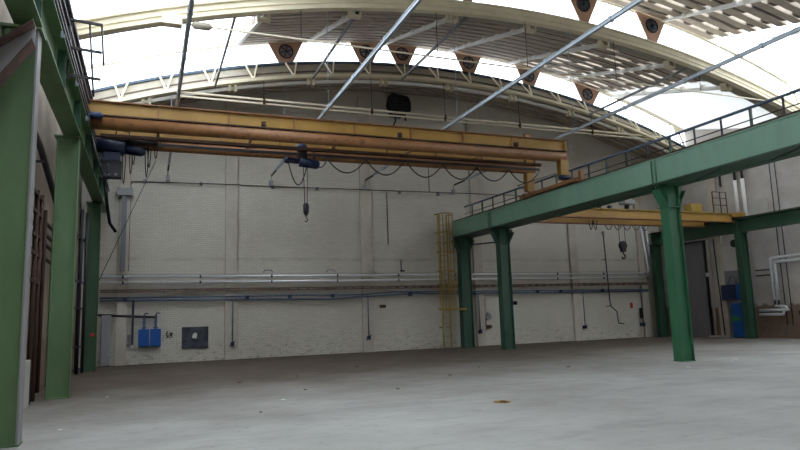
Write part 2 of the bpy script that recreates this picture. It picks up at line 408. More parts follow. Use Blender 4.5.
for x, w, l in ((10.42, 1.5, 'brown fan panel tip just showing at the top middle of the picture'), (15.5, 1.5, 'brown fan panel of the front glazing, cut by the top edge, right of the middle'), (18.85, 1.5, 'brown triangular fan panel in the front glazing under the upper slatted roof')): vent(x, w, 18.1, l)

# hanging lengthwise cable trunking tubes
n0 = set(bpy.data.objects)
CHK = CHS.copy()
for i, (x, l) in enumerate(((.68, 'leftmost long galvanised trunking tube hanging lengthwise below the roof'), (4.9, 'second long galvanised trunking tube from the left, crossing behind the yellow crane'),
                            (9.2, 'third long galvanised trunking tube from the left, slanting across the roof'), (13.75, 'rightmost long galvanised trunking tube slanting down from the top right corner'))):
    z = 7.8
    t = thing('cable_trunking', (x, 16, z), l, 'cable trunking', 'lengthwise trunking tubes')
    MB().bar((x, 4.0, z), (x, 25.9, z), .07, .07).bar((x, 4.0, z+.04), (x, 25.9, z+.04), .1, .02).build('trunking', M['galv'], t)
    MB().bar((x, 25.9, z), (x, 27.05, z), .06, .06).build('end_section', M['dark'], t)
    for y in [5.5 + 2.4*j for j in range(9)]:
        MB().box(x-.055, x+.055, y-.04, y+.04, z-.045, z+.07).build('joint_clamp', M['galv'], t)
    for y in TY[:2]:
        MB().tube([(x, y/SC, z+.05), (x, y/SC, (CHS[y] + arc(x)) / SC)], .01, 6).build('hanger', M['galv'], t)
    b = MB(); b.tube([(x, 27.05, z), (x, 27.12, z-.04), (x, 27.14, z-.2)], .022, 6); b.box(x-.08, x+.08, 27.1, 27.24, z-.42, z-.2); b.build('end_connector', M['grey'], t)

def rescale(before):
    # bring surveyed fittings out to the true wall distance
    cam0 = Vector((0, 0, 1.6))
    new = [o for o in bpy.data.objects if o not in before]
    for o in new:
        if o.type == 'MESH':
            w = Vector((0,0,0)); p = o.parent
            while p is not None: w += p.location; p = p.parent
            o['_w'] = tuple(w)
    for o in new:
        if o.type == 'MESH':
            w = Vector(o['_w']); w2 = (w * SC + cam0 * (1 - SC)) if o.parent is not None else w
            if w2.z < 0: w2.z = 0
            for v in o.data.vertices:
                q = (v.co + w) * SC + cam0 * (1 - SC)
                if q.z < .05 and (v.co + w).z < .02: q.z = 0
                if q.y > YB: q.y = YB
                v.co = q - w2
            del o['_w']
    for o in new:
        if o.type == 'EMPTY':
            q = o.location * SC + cam0 * (1 - SC); q.z = max(q.z, 0); o.location = q
rescale(n0)

# ---------------------------------------------------------------- steel columns
def column(x, y, zt, w, d, mat, label, knees=0, name='steel_column', edge=None):
    t = thing(name, (x, y, 0), label, 'column', 'green steel columns')
    MB().box(x-w/2, x-w/2+.03, y-d/2, y+d/2, .02, zt).build('flange', mat, t, .004)
    MB().box(x+w/2-.03, x+w/2, y-d/2, y+d/2, .02, zt).build('flange', edge or mat, t, .004)
    MB().box(x-w/2+.03, x+w/2-.03, y-.1, y-.07, .02, zt).box(x-w/2+.03, x+w/2-.03, y+.07, y+.1, .02, zt).build('web', mat, t)
    MB().box(x-w/2-.012, x+w/2+.012, y-d/2-.012, y+d/2+.012, 0, .025).build('base_plate', mat, t)
    MB().box(x-w/2-.05, x+w/2+.05, y-d/2-.05, y+d/2+.05, zt, zt+.04).build('cap_plate', mat, t)
    for sx in (-1, 1):
        MB().box(x+sx*w*.3-.03, x+sx*w*.3+.03, y-d/2-.01, y-.1, zt-.1, zt-.02).build('stiffener', mat, t)
    if knees:
        for sx in (-1, 1):
            xa = x + sx*w/2; xb = x + sx*(w/2 + knees)
            MB().prism([(xa, zt-.62), (xb, zt-.12), (xb, zt), (xa, zt)], 'y', y-.012, y+.012).bar((xa, y, zt-.64), (xb, y, zt-.14), d*.9, .025).build('knee_bracket', mat, t)
        MB().box(x-w/2-.02, x+w/2+.02, y-d/2-.02, y+d/2+.02, zt-.68, zt-.65).build('collar', mat, t)
    return t
column(-1.85, 10.45, 6.0, .5, .32, M['green'], 'nearest green steel column, at the left edge of the picture', edge=M['grey'])  # window light on the right flange painted in as pale grey
column(-1.83, 16.6, 6.05, .48, .3, M['green'], 'second green steel column along the left wall')
column(-1.88, 25.5, 6.05, .45, .3, M['green_olive'], 'farthest green column of the left row, near the back wall')
MX = 14.86
column(MX, 14.75, 5.28, .46, .36, M['green_bright'], 'bright green steel column standing alone at the right under the middle runway', .28)
column(MX-.18, 24.4, 5.28, .5, .38, M['green_dark'], 'green steel column right of the yellow ladder, second from the back wall', .28)
column(MX-.62, 27.35, 5.28, .54, .4, M['green_dark'], 'dark green column against the back wall beside the yellow ladder', .28)
column(26.62, 22.2, 5.03, .45, .34, M['green_dark'], 'green steel column by the right wall next to the blue cabinet')
column(26.35, 27.5, 5.03, .5, .3, M['green_dark'], 'dark green column in the far right corner left of the grey door')

# ---------------------------------------------------------------- runway beams
def ibeam(mb, x, y0, y1, z0, z1, w, tf=.03, tw=.02):
    mb.box(x-w/2, x+w/2, y0, y1, z0, z0+tf); mb.box(x-w/2, x+w/2, y0, y1, z1-tf, z1); mb.box(x-tw/2, x+tw/2, y0, y1, z0+tf, z1-tf)
# left
t = thing('crane_runway', (-1.72, 9, 6.1), 'dark green crane runway girder along the left wall on top of the left columns', 'crane runway', 'crane runways')
m = MB(); ibeam(m, -1.76, -6, 27.95, 6.12, 7.05, .38); m.build('girder', M['green'], t)
for y in (10.45, 13.5, 16.6, 19.6, 22.6, 25.5): MB().box(-1.75, -1.6, y-.01, y+.01, 6.15, 7.02).build('stiffener', M['green_dark'], t)
MB().box(-1.8, -1.73, -6, 27.95, 7.05, 7.12).build('crane_rail', M['rust'], t)
# conductor rails and walkway beside the left runway
t = thing('walkway_railing', (-1.65, 12, 7.1), 'dark railing bars and cable tray running along above the left runway girder', 'railing')
for x, z, w_, h_, mm in ((-1.6, 7.2, .06, .06, 'dark'), (-1.64, 7.5, .07, .08, 'purple_dark'), (-1.64, 7.8, .06, .08, 'dark'), (-1.66, 8.1, .14, .1, 'purple_dark')):
    MB().bar((x, 4, z), (x, 27.9, z), w_, h_).build('rail', M[mm], t)
for y in [6.6 + 2.6*j for j in range(5)] + [22.4, 24.6, 26.8]:
    MB().box(-1.66, -1.62, y-.025, y+.025, 7.05, 8.1).build('post', M['dark'], t)
t = thing('conductor_rail', (-1.52, 12, 6.9), 'slim dark power rail along the side of the left runway girder', 'power rail')
MB().bar((-1.53, 4, 7.0), (-1.53, 27.9, 7.0), .03, .05).build('rail', M['dark'], t)
for y in [7.4 + 2.6*j for j in range(8)]: MB().box(-1.6, -1.53, y-.03, y+.03, 6.9, 7.02).build('holder', M['galv'], t)
t = thing('bracket_frame', (-1.2, 14, 6.6), 'small black frame of bars sticking out from the left railing against bright glass', 'frame')
for z in (7.88, 7.27, 6.68): MB().bar((-1.64, 14, z+.03), (-1.0, 14, z-.01), .05, .05).build('arm', M['dark'], t)
MB().tube([(-1.25, 14.03, 7.9), (-1.13, 14.03, 6.3)], .02, 8).build('upright', M['dark'], t)
MB().tube([(-1.02, 14.03, 7.9), (-.96, 14.03, 7.0)], .02, 8).build('upright', M['dark'], t)
MB().bar((-1.62, 14, 7.9), (-1.62, 14, 6.6), .04, .04).build('upright', M['dark'], t)
# middle double runway
t = thing('crane_runway', (MX, 14, 5.32), 'long green crane runway girder slanting up to the right on the middle columns', 'crane runway', 'crane runways')
m = MB(); m.box(14.36, 14.39, 1.0, 27.95, 5.35, 6.08); m.box(14.33, 14.5, 1.0, 27.95, 6.06, 6.1); m.build('left_web', M['green_mid'], t)
m = MB(); m.box(15.33, 15.36, 1.0, 27.95, 5.35, 6.08); m.box(15.2, 15.42, 1.0, 27.95, 6.06, 6.1); m.build('right_web', M['green_mid'], t)
m = MB(); m.box(14.3, 14.62, 1.0, 27.95, 5.32, 5.35); m.box(15.1, 15.42, 1.0, 27.95, 5.32, 5.35); m.box(14.62, 15.1, 1.0, 27.95, 5.33, 5.345); m.build('bottom_plate', M['green_dark'], t)
for y in [3 + 2.4*i for i in range(10)]: MB().bar((14.6, y, 5.31), (15.12, y+1.2, 5.31), .06, .02).build('lacing_bar', M['green_dark'], t)
for y in (14.75, 24.4): MB().box(14.29, 14.36, y-.09, y-.07, 5.36, 6.06).box(14.29, 14.36, y+.07, y+.09, 5.36, 6.06).build('stiffener', M['green_mid'], t)
MB().box(14.38, 14.46, 1.0, 27.95, 6.1, 6.16).build('crane_rail', M['rust'], t)
MB().box(15.27, 15.34, 1.0, 27.95, 6.1, 6.16).build('crane_rail', M['rust'], t)
MB().box(14.36, 15.36, 27.95, 27.98, 5.3, 6.1).build('end_plate', M['green_dark'], t)
# railing on the middle runway
t = thing('handrail', (15.0, 16, 6.1), 'dark steel handrail with posts along the top of the middle runway girder', 'railing')
hx = 14.95
MB().tube([(hx, 2.0, 6.82), (hx, 27.7, 6.86)], .045, 8).build('top_rail', M['blue_pipe'], t)
MB().tube([(hx, 2.0, 6.5), (hx, 27.7, 6.5)], .018, 8).build('middle_rail', M['dark'], t)
MB().bar((hx+.05, 2.0, 6.3), (hx+.05, 27.7, 6.3), .03, .12).build('toe_board', M['green_dark'], t)
yy = 3.2; i = 0
while yy < 27.7:
    MB().bar((hx, yy, 6.08), (hx, yy, 6.83), .07 if i % 3 == 0 else .035, .05).build('post', M['green_dark'] if i % 3 == 0 else M['dark'], t)
    yy += .95; i += 1
MB().box(14.62, 15.1, 1.0, 27.95, 6.07, 6.1).build('walkway_plate', M['dark'], t)
# the middle runway is a little out of parallel with the walls beyond the lone column
for o in bpy.data.objects:
    if o.type == 'MESH' and o.parent is not None and (o.parent.name == 'handrail' or (o.parent.name.startswith('crane_runway') and o.parent.location.x > 10)):
        w = o.parent.location
        bm = bmesh.new(); bm.from_mesh(o.data)
        bmesh.ops.bisect_plane(bm, geom=bm.verts[:] + bm.edges[:] + bm.faces[:], plane_co=(0, 14.75 - w.y, 0), plane_no=(0, 1, 0))
        for v in bm.verts:
            d = v.co.y + w.y - 14.75
            if d > 0: v.co.x -= .027 * d
        bm.to_mesh(o.data); bm.free()
# right
t = thing('crane_runway', (26.6, 18, 5.07), 'dark green crane runway girder along the right wall', 'crane runway', 'crane runways')
m = MB(); ibeam(m, 26.6, -4, 28.0, 5.07, 5.72, .4); m.build('girder', M['green_dark'], t)
MB().box(26.56, 26.64, -4, 28.0, 5.72, 5.79).build('crane_rail', M['rust'], t)
for y in (8, 15, 22.2, 27.05): MB().box(26.4, 26.59, y-.01, y+.01, 5.1, 5.69).build('stiffener', M['green_dark'], t)

# ---------------------------------------------------------------- crane 1
def girder(t, y, xl, xr, zt, zb, rt, step, ends=True):
    # web with stiffeners on a tubular lower chord; zt top, zb bottom of tube
    zc = zb + rt
    g = MB().box(xl, xr, y-.02, y+.02, zc+rt*.6, zt-.03).build('girder', M['yellow'], t)
    MB().box(xl, xr, y-.12, y+.12, zt-.03, zt).build('top_flange', M['orange'], g)
    MB().box(xl, xr, y-.17, y+.17, zc+rt*.85, zc+rt*.85+.04).build('ledge_plate', M['rust'], g)
    MB().tube([(xl, y, zc), (xr, y, zc)], rt, 20).build('tube_chord', M['orange'], g)
    x = xl + step
    while x < xr - .3:
        MB().box(x-.015, x+.015, y-.1, y+.1, zc+rt*.9+.02, zt-.03).build('stiffener', M['orange'], g); x += step
    MB().box(xr, xr+.02, y-.14, y+.14, zc+rt*.6, zt).build('end_plate', M['yellow'], g)
    return g
t = thing('overhead_crane', (6.4, 20, 6.2), 'long yellow double girder crane with rusty tubes spanning the left bay', 'overhead crane', 'overhead cranes')
girder(t, 19.05, -1.8, 14.3, 7.86, 7.05, .19, 1.98)
girder(t, 21.3, -1.8, 14.45, 7.86, 7.1, .17, 1.98)
MB().box(14.26, 14.58, 18.35, 22.0, 6.17, 6.31).build('end_carriage', M['orange'], t, .02)
MB().box(-1.93, -1.6, 18.4, 22.0, 7.12, 7.34).build('end_carriage', M['orange'], t, .02)
for y in (18.7, 21.7):
    MB().disc((14.42, y, 6.26), 'x', .1, .3, 16).build('wheel', M['dark'], t)
    MB().disc((-1.755, y, 7.17), 'x', .1, .2, 16).build('wheel', M['dark'], t)
for y in (19.05, 21.3):
    MB().box(14.16, 14.5, y-.13, y-.1, 6.36, 7.1).box(14.16, 14.5, y+.1, y+.13, 6.36, 7.1).box(14.3, 14.36, y-.1, y+.1, 6.36, 7.1).build('leg', M['yellow'], t)
b = MB(); b.disc((14.22, 18.8, 6.4), 'x', .09, .42, 16); b.disc((13.98, 18.8, 6.4), 'x', .06, .08, 16); b.build('travel_motor', M['blue_dark'], t)
b = MB(); b.box(14.45, 14.62, 18.2, 18.35, 6.2, 6.55); b.build('buffer', M['orange'], t)
b = MB(); b.disc((-1.52, 18.75, 7.35), 'x', .1, .42, 16); b.disc((-1.29, 18.75, 7.35), 'x', .07, .08, 12); b.build('travel_motor', M['blue_dark'], t)
MB().bar((-1.0, 20.55, 7.1), (14.2, 20.55, 7.1), .06, .09).build('trolley_rail', M['dark'], t)
MB().bar((-1.4, 20.15, 7.18), (14.0, 20.15, 7.18), .12, .1).build('trolley_beam', M['rust'], t)
for x in [0.2 + 2.8*j for j in range(5)]: MB().bar((x, 19.05, 7.4), (x, 21.3, 7.4), .08, .06).build('cross_bar', M['orange'], t)
for x in (3.2, 7.7, 12.2): MB().box(x-.06, x+.06, 18.9, 19.2, 7.5, 7.62).build('lug', M['rust'], t)
MB().box(12.6, 12.85, 18.98, 19.14, 7.86, 7.98).build('lug', M['orange'], t)
def sag(x0, x1, y, z, d, n=9): return [(x0 + (x1-x0)*i/n, y, z - d*4*(i/n)*(1-i/n)) for i in range(n+1)]
for x in (5.65, 7.1, 8.65, 10.1, 11.5, 12.9): MB().tube(sag(x, x+1.4, 20.7, 7.08, .5), .022, 6).build('festoon_cable', M['black'], t)
MB().tube([(14.1, 21.2, 6.3), (13.4, 20.9, 6.5), (14.3, 19.6, 6.75)], .015, 6).build('stay', M['dark'], t)

for o in t.children:
    if min(v.co.x for v in o.data.vertices) + t.location.x > 13.8:
        for v in o.data.vertices: v.co.x -= .13

# hoists
t = thing('hoist', (4.75, 20.55, 6.9), 'blue electric chain hoist hanging in the middle of the yellow crane', 'hoist', 'blue hoists')
b = MB(); b.tube([(4.15, 20.5, 6.86), (4.3, 20.5, 6.86), (4.32, 20.5, 6.86), (4.62, 20.5, 6.84)], [.1, .12, .09, .09], 14); b.build('gearbox', M['blue_dark'], t)
MB().tube([(4.66, 20.5, 6.82), (5.25, 20.5, 6.76), (5.33, 20.5, 6.75)], [.16, .16, .1], 16).build('motor', M['blue_dark'], t)
MB().tube([(4.72, 20.45, 7.22), (4.72, 20.45, 7.36), (4.72, 20.45, 7.42)], [.2, .2, .12], 16).build('brake_drum', M['blue_dark'], t)
MB().box(4.6, 4.9, 20.4, 20.62, 6.9, 7.25).build('bracket', M['dark'], t)
MB().tube([(4.78, 20.5, 6.8), (4.82, 20.5, 5.35)], .014, 6).tube([(4.92, 20.5, 6.8), (4.9, 20.5, 5.35)], .014, 6).build('rope', M['dark'], t)
MB().tube([(4.86, 20.5, 5.42), (4.86, 20.5, 5.36), (4.86, 20.5, 5.1), (4.86, 20.5, 5.0)], [.05, .1, .09, .04], 10).build('hook_block', M['black'], t)
MB().tube([(4.86, 20.5, 5.02), (4.86, 20.5, 4.92), (4.92, 20.5, 4.86), (4.88, 20.5, 4.79), (4.81, 20.5, 4.82)], .018, 6).build('hook', M['dark'], t)
MB().tube(sag(4.3, 4.95, 20.6, 6.8, .75), .02, 6).build('cable_loop', M['black'], t)
MB().tube([(4.7, 20.5, 7.35), (5.1, 20.5, 7.3), (5.2, 20.5, 7.0), (5.05, 20.5, 6.8)], .02, 6).build('cable_loop', M['black'], t)
MB().tube(sag(5.15, 5.65, 20.6, 7.05, .35), .02, 6).build('cable_loop', M['black'], t)
t = thing('hoist', (-.7, 20.4, 6.9), 'dark blue hoist with bunched cable loops at the left end of the yellow crane', 'hoist', 'blue hoists')
MB().tube([(-1.5, 20.4, 6.96), (-.75, 20.4, 6.88), (-.7, 20.4, 6.88)], [.22, .22, .14], 18).build('drum', M['blue_dark'], t)
MB().tube([(-.7, 20.4, 6.86), (-.25, 20.4, 6.82), (-.15, 20.4, 6.8)], [.15, .15, .08], 16).build('motor', M['blue_dark'], t)
MB().box(-1.3, -.85, 20.15, 20.6, 6.45, 6.7).build('gearbox', M['blue_dark'], t)
b = MB().box(-1.35, -.8, 20.2, 20.55, 5.95, 6.45)
b.build('control_box', M['dark'], t)
for x in (-1.15, -.95): MB().disc((x, 20.19, 6.03), 'y', .04, .03, 10).build('socket', M['grey'], t)
for i in range(9):
    x = -1.0 + .15*i + .04*(i % 3); z0 = 7.25; d = .75 + .25*((i*7) % 4) - .06*i
    MB().tube(sag(x, x+.12, 20.55 + .04*(i % 2), z0, d, 8), .016, 6).build('cable_loop', M['black'], t)
MB().tube([(-1.0, 20.2, 7.2), (-.95, 20.2, 7.4), (-.6, 20.2, 7.35), (-.62, 20.2, 7.0)], .025, 6).build('cable_loop', M['black'], t)
MB().bar((-1.4, 20.4, 7.1), (.2, 20.4, 7.1), .3, .06).build('trolley_frame', M['dark'], t)
# dark hanging equipment below the left end
t = thing('hanging_cable', (-1.3, 20, 6.0), 'thick black cable dangling from the left runway below the crane end', 'cable')
MB().tube([(-1.55, 19, 6.9), (-1.38, 19.1, 6.2), (-1.22, 19.2, 5.75), (-1.1, 19.3, 5.85), (-1.12, 19.2, 6.1)], .03, 8).build('cable', M['black'], t)
MB().tube([(-1.25, 20.0, 6.0), (-1.2, 20.6, 5.3), (-1.12, 21.2, 4.7), (-.95, 21.3, 4.45)], .05, 8).build('sleeve', M['black'], t)

# ---------------------------------------------------------------- crane 2
t = thing('overhead_crane', (21, 23.2, 5.6), 'smaller yellow double girder crane in the right bay beyond the middle runway', 'overhead crane', 'overhead cranes')
for y in (22.35, 24.0):
    g = MB().box(15.5, 26.3, y-.02, y+.02, 5.6, 5.98).build('girder', M['yellow'], t)
    MB().box(15.5, 26.3, y-.14, y+.14, 5.96, 6.0).build('top_flange', M['yellow_light'], g)
    MB().box(15.5, 26.3, y-.14, y+.14, 5.56, 5.6).build('bottom_flange', M['orange'], g)
MB().box(26.45, 26.75, 21.9, 24.5, 5.8, 6.02).build('end_carriage', M['yellow'], t, .02)
MB().box(26.2, 26.5, 22.2, 24.2, 5.85, 6.0).build('end_plate', M['yellow'], t)
MB().box(15.22, 15.4, 22.0, 24.4, 6.17, 6.36).build('end_carriage', M['yellow'], t, .02)
MB().box(15.4, 15.52, 22.2, 24.2, 5.7, 6.3).build('end_plate', M['yellow'], t)
for j in range(5):
    x = 20.2 + .55*j; MB().tube(sag(x, x+.5, 24.2, 5.65, .3), .018, 6).build('festoon_cable', M['black'], t)
for x in (18.5, 18.75): MB().tube(sag(x, x+.22, 23.2, 5.6, .42), .02, 6).build('festoon_cable', M['black'], t)
MB().box(24.2, 24.9, 22.7, 23.2, 6.1, 6.5).build('motor_housing', M['yellow_light'], t, .03)
MB().bar((16.5, 23.1, 6.04), (26.2, 23.1, 6.04), .08, .06).build('trolley_rail', M['dark'], t)
for x, z0, z1 in ((19.0, 6.02, 6.35), (19.6, 6.02, 6.3), (20.6, 6.02, 6.4)): MB().box(x, x+.12, 23.0, 23.2, z0, z1).build('bracket', M['dark'], t)
MB().box(20.2, 20.8, 22.7, 23.1, 6.35, 6.55).build('limit_box', M['grey'], t)
b = MB()
for x in (25.5, 26.0, 26.4):
    b.bar((x, 22.6, 6.0), (x, 22.6, 7.1), .035, .035)
for z in (6.45, 6.8, 7.1): b.bar((25.5, 22.6, z), (26.4, 22.6, z), .03, .03)
b.build('service_cage', M['rust'], t)
t = thing('crane_hook', (20.6, 23.4, 4.5), 'black pulley block with a hook hanging from the right bay crane', 'crane hook')
MB().disc((20.5, 23.4, 4.5), 'y', .2, .14, 18).build('pulley', M['black'], t)
MB().box(20.4, 20.6, 23.3, 23.5, 4.2, 4.42).build('block', M['black'], t)
MB().tube([(20.5, 23.4, 4.22), (20.5, 23.4, 4.12), (20.6, 23.4, 4.02), (20.56, 23.4, 3.9), (20.46, 23.4, 3.88), (20.4, 23.4, 3.96)], .035, 8).build('hook', M['black'], t)
MB().tube([(20.33, 23.4, 5.56), (20.33, 23.4, 4.5)], .012, 6).tube([(20.67, 23.4, 5.56), (20.67, 23.4, 4.5)], .012, 6).build('rope', M['dark'], t)

# ---------------------------------------------------------------- things on the back wall
W = 27.4
n0 = set(bpy.data.objects)
def pipe(name, x0, x1, z, r, mat, label, cat, y=None, z1=None, clamps=True, joint=None):
    y = y if y else W - .3; z1 = z if z1 is None else z1
    t = thing(name, ((x0+x1)/2, y, z), label, cat)
    MB().tube([(x0, y, z), (x1, y, z1)], r, 12).build('pipe', mat, t)
    x = x0 + .8
    while x < x1:
        zz = z + (z1-z)*(x-x0)/(x1-x0)
        MB().tube([(x-.03, y, zz), (x+.03, y, zz)], r*1.25, 12).bar((x, y, zz), (x, W, zz), .04, .04).build('clamp', joint or M['dark'], t)
        x += 2.9
    return t
t = pipe('insulated_pipe', -1.7, 25.2, 3.45, .055, M['silver'], 'upper of the two silver clad pipes along the back wall', 'pipe')
MB().tube([(25.2, W-.3, 3.45), (25.35, W-.3, 3.6), (25.2, W-.25, 5.4), (25.15, W-.2, 6.4)], .075, 12).build('riser', M['silver'], t)
t = pipe('insulated_pipe', -1.7, 25.5, 3.22, .05, M['silver'], 'lower of the two silver clad pipes along the back wall', 'pipe')
MB().tube([(25.5, W-.3, 3.22), (25.65, W-.3, 3.4), (25.5, W-.25, 5.4), (25.45, W-.2, 6.4)], .065, 12).build('riser', M['silver'], t)
MB().bar((-1.7, W-.3, 3.54), (25, W-.3, 3.54), .02, .012).build('heat_tape', M['dark'], t)
t = thing('cable_rack', (11, W-.2, 2.9), 'long dirty brown cable rack full of cables below the silver pipes', 'cable rack')
MB().box(-1.7, 25.3, W-.28, W-.25, 2.83, 2.855).box(-1.7, 25.3, W-.28, W-.25, 2.945, 2.97).build('rails', M['cable_tray'], t)
for z, r in ((2.87, .022), (2.93, .025)): MB().tube([(-1.7 + .9*i, W-.22 + .02*math.sin(i*1.7+z*9), z + .012*math.sin(i*2.3+z*30)) for i in range(31)], r, 6).build('cable', M['cable_tray'], t)
x = -1.5
while x < 25: MB().box(x, x+.04, W-.27, W-.0, 2.84, 2.96).build('rung', M['cable_tray'], t); x += .42
t = thing('blue_pipe', (8, W-.25, 2.6), 'blue grey compressed air pipe along the back wall below the cable rack', 'pipe')
MB().tube([(-1.7, W-.22, 2.64), (9.0, W-.22, 2.6), (10.4, W-.22, 2.68), (14, W-.22, 2.66), (25.3, W-.22, 2.58)], .035, 8).build('upper_pipe', M['blue_pipe'], t)
MB().tube([(-1.7, W-.2, 2.54), (3, W-.2, 2.5), (7.5, W-.2, 2.42), (8.8, W-.2, 2.5), (11.5, W-.2, 2.6), (14, W-.2, 2.56), (25.3, W-.2, 2.5)], .04, 8).build('lower_pipe', M['blue_pipe'], t)
for x in (-.8, 3.9, 5.7, 7.6, 11.3, 14.6, 18.2, 19.6, 22.2): MB().box(x-.07, x+.07, W-.28, W-.1, 2.5, 2.65).build('coupling', M['blue_dark'], t)
# dropper pipes with taps
for x, zt, zb, l in ((3.3, 2.56, .75, 'blue dropper pipe with a tap on the first full pilaster, right of the dark board'), (9.22, 2.5, .75, 'blue dropper pipe with a tap on the middle pilaster left of the yellow ladder'),
                     (14.85, 2.56, .8, 'blue dropper pipe with a tap between the two rear green columns'), (20.95, 2.5, .8, 'blue dropper pipe with a tap right of the pilaster in the right bay'), (24.75, 2.5, .8, 'blue dropper pipe with a tap at the right end of the back wall')):
    yy = W-.24
    t = thing('dropper_pipe', (x, yy, zb), l, 'pipe', 'dropper pipes with taps')
    MB().tube([(x, yy, zt), (x, yy, zb)], .026, 8).build('pipe', M['blue_pipe'], t)
    MB().box(x-.07, x+.07, yy-.07, W-.02, zb-.16, zb).build('tap_body', M['blue_dark'], t)
    MB().tube([(x, yy-.05, zb-.1), (x-.14, yy-.1, zb-.16)], .02, 6).tube([(x, yy-.05, zb), (x+.12, yy-.05, zb+.03)], .015, 6).build('tap', M['dark'], t)
# cable line high up
t = thing('cable_conduit', (9, W-.05, 7.4), 'thin dark cable conduit running high along the back wall and down beside the grey duct', 'conduit')
MB().tube([(-.72, W-.05, 3.7), (-.72, W-.05, 7.25), (-.66, W-.05, 7.33), (-.2, W-.04, 7.35), (3, W-.19, 7.36), (3.6, W-.19, 7.38), (3.65, W-.04, 7.38), (9, W-.19, 7.4), (9.6, W-.19, 7.4), (14.6, W-.19, 7.45), (19.6, W-.04, 7.5)], .02, 6).build('conduit', M['dark'], t)
for x in (-.2, 2, 5, 7, 11, 13): MB().box(x-.06, x+.06, W-.1, W, 7.3, 7.44).build('junction_box', M['duct'], t)
t = thing('grey_duct', (-.95, W-.2, 5), 'tall light grey duct with a wide top box, left end of back wall', 'duct')
MB().box(-1.03, -.83, W-.34, W-.17, 3.7, 6.75).build('duct', M['duct'], t)
MB().box(-1.2, -.62, W-.4, W-.14, 6.7, 7.0).build('top_box', M['grey'], t)
tag(MB().tube([(-1.9, 25.6, 2.6), (-.78, 26.0, 5.5), (.2, 26.3, 8.0)], .014, 6).build('guy_wire', M['dark']), 'thin wire slanting up from the left columns across the back wall', 'wire')
# vertical hairline conduits on the smooth part of wall
for x, z0, z1, l in ((10.35, 4.9, 7.35, 'thin dark vertical conduit right of the middle pilaster'), (12.55, 7.45, 8.7, 'short thin conduit above the yellow ladder')):
    tag(MB().tube([(x, W-.03, z0), (x, W-.03, z1)], .016, 6).build('conduit', M['dark']), l, 'conduit')
t = thing('extractor_fan', (11, W-.35, 11.2), 'big black square extractor fan box high on the back wall under the arch', 'extractor fan')
b = MB(); b.prism([(10.45, 11.6), (10.55, 12.05), (11.35, 11.95), (11.5, 11.7), (11.5, 11.25), (11.15, 11.0), (10.6, 11.05)], 'y', W-.6, W)
b.build('housing', M['black'], t)
for i in range(5): MB().bar((10.55, W-.64, 11.15+.16*i), (11.42, W-.64, 11.2+.16*i), .03, .05).build('louvre', M['dark'], t)
MB().tube([(10.7, W-.5, 11.05), (10.75, W-.45, 10.75), (10.65, W-.3, 10.45)], .04, 8).tube([(11.2, W-.5, 11.05), (11.3, W-.4, 10.8)], .04, 8).build('duct_pipe', M['dark'], t)
# pale hand-painted scrawl high on the wall, left as paint marks
b = MB()
for i, (dx, dz, l, a) in enumerate(((0,0,.5,80), (.35,.05,.45,100), (.05,.7,.4,70), (.5,.75,.45,95), (.1,1.35,.35,60), (.5,1.4,.4,110), (.3,-.5,.3,20), (.2,.4,.25,170), (.3,1.1,.25,10))):
    x = 20.8 + dx*.6; z = 9.35 + dz*.62; q = math.radians(a); b.bar((x, W-.004, z), (x + l*.6*math.cos(q), W-.004, z + l*.6*math.sin(q)), .008, .06, (1,0,0))
tag(b.build('paint_marks', M['paper']), 'faint white scrawled paint marks high on the back wall beyond the crane end', 'paint marks')

# ladder with cage
LY = W-.42
t = thing('caged_ladder', (13.0, LY, 0), 'yellow caged steel ladder on the back wall beside the dark green column', 'ladder')
for x in (12.82, 13.2): MB().box(x-.03, x+.03, LY-.02, LY+.02, 0, 6.3).build('rail', M['yellow_light'], t)
z = .3
while z < 6.2: MB().tube([(12.82, LY, z), (13.2, LY, z)], .015, 6).build('rung', M['yellow_light'], t); z += .29
for z in (1.85, 2.7, 3.6, 4.5, 5.4, 6.3):
    MB().tube([(12.8, LY, z)] + [(12.7 + .32 - .42*math.cos(q), LY - .62*math.sin(q), z) for q in [PI*i/12 for i in range(13)]] + [(13.22, LY, z)], .022, 6).build('cage_hoop', M['yellow_light'], t)
for q in (PI*.12, PI*.3, PI*.5, PI*.7, PI*.88):
    x = 13.02 - .42*math.cos(q); y = LY - .62*math.sin(q)
    MB().box(x-.02, x+.02, y-.01, y+.01, 1.85, 6.3).build('cage_bar', M['yellow_light'], t)
for z in (1.0, 3.0, 5.0): 
    for x in (12.82, 13.2): MB().bar((x, LY, z), (x, W, z), .04, .04).build('wall_bracket', M['yellow_light'], t)
MB().box(12.4, 13.75, LY-.66, LY-.6, 1.78, 1.86).build('guard_bar', M['yellow_light'], t)

# left group: blue cabinets etc.
for x0, x1, l in ((-.30, .12, 'left of the two small blue wall boxes'), (.13, .55, 'right of the two small blue wall boxes')):
    t = thing('blue_wall_box', (x0+.2, W-.15, .75), l + ' hanging by the dark board', 'wall box', 'blue wall boxes')
    MB().box(x0+.01, x1-.01, W-.26, W, .72, 1.4).build('body', M['blue'], t, .01)
    MB().box(x0+.03, x1-.03, W-.275, W-.26, .75, 1.37).build('door', M['blue'], t, .004)
    xm = (x0+x1)/2
    MB().box(xm-.05, xm+.05, W-.2, W-.08, 1.4, 1.95).build('conduit_strap', M['blue_pipe'], t)
    MB().tube([(xm-.08, W-.14, 1.46), (xm-.06, W-.14, 1.44), (xm+.06, W-.14, 1.44), (xm+.08, W-.14, 1.46)], .03, 6).build('gland', M['black'], t)
    MB().tube([(xm, W-.14, 1.95), (xm+.05, W-.14, 2.03), (xm+.16, W-.16, 2.0)], .025, 6).build('cable', M['black'], t)
    MB().disc((x1-.08, W-.285, 1.05), 'y', .014, .02, 8).build('lock', M['dark'], t)
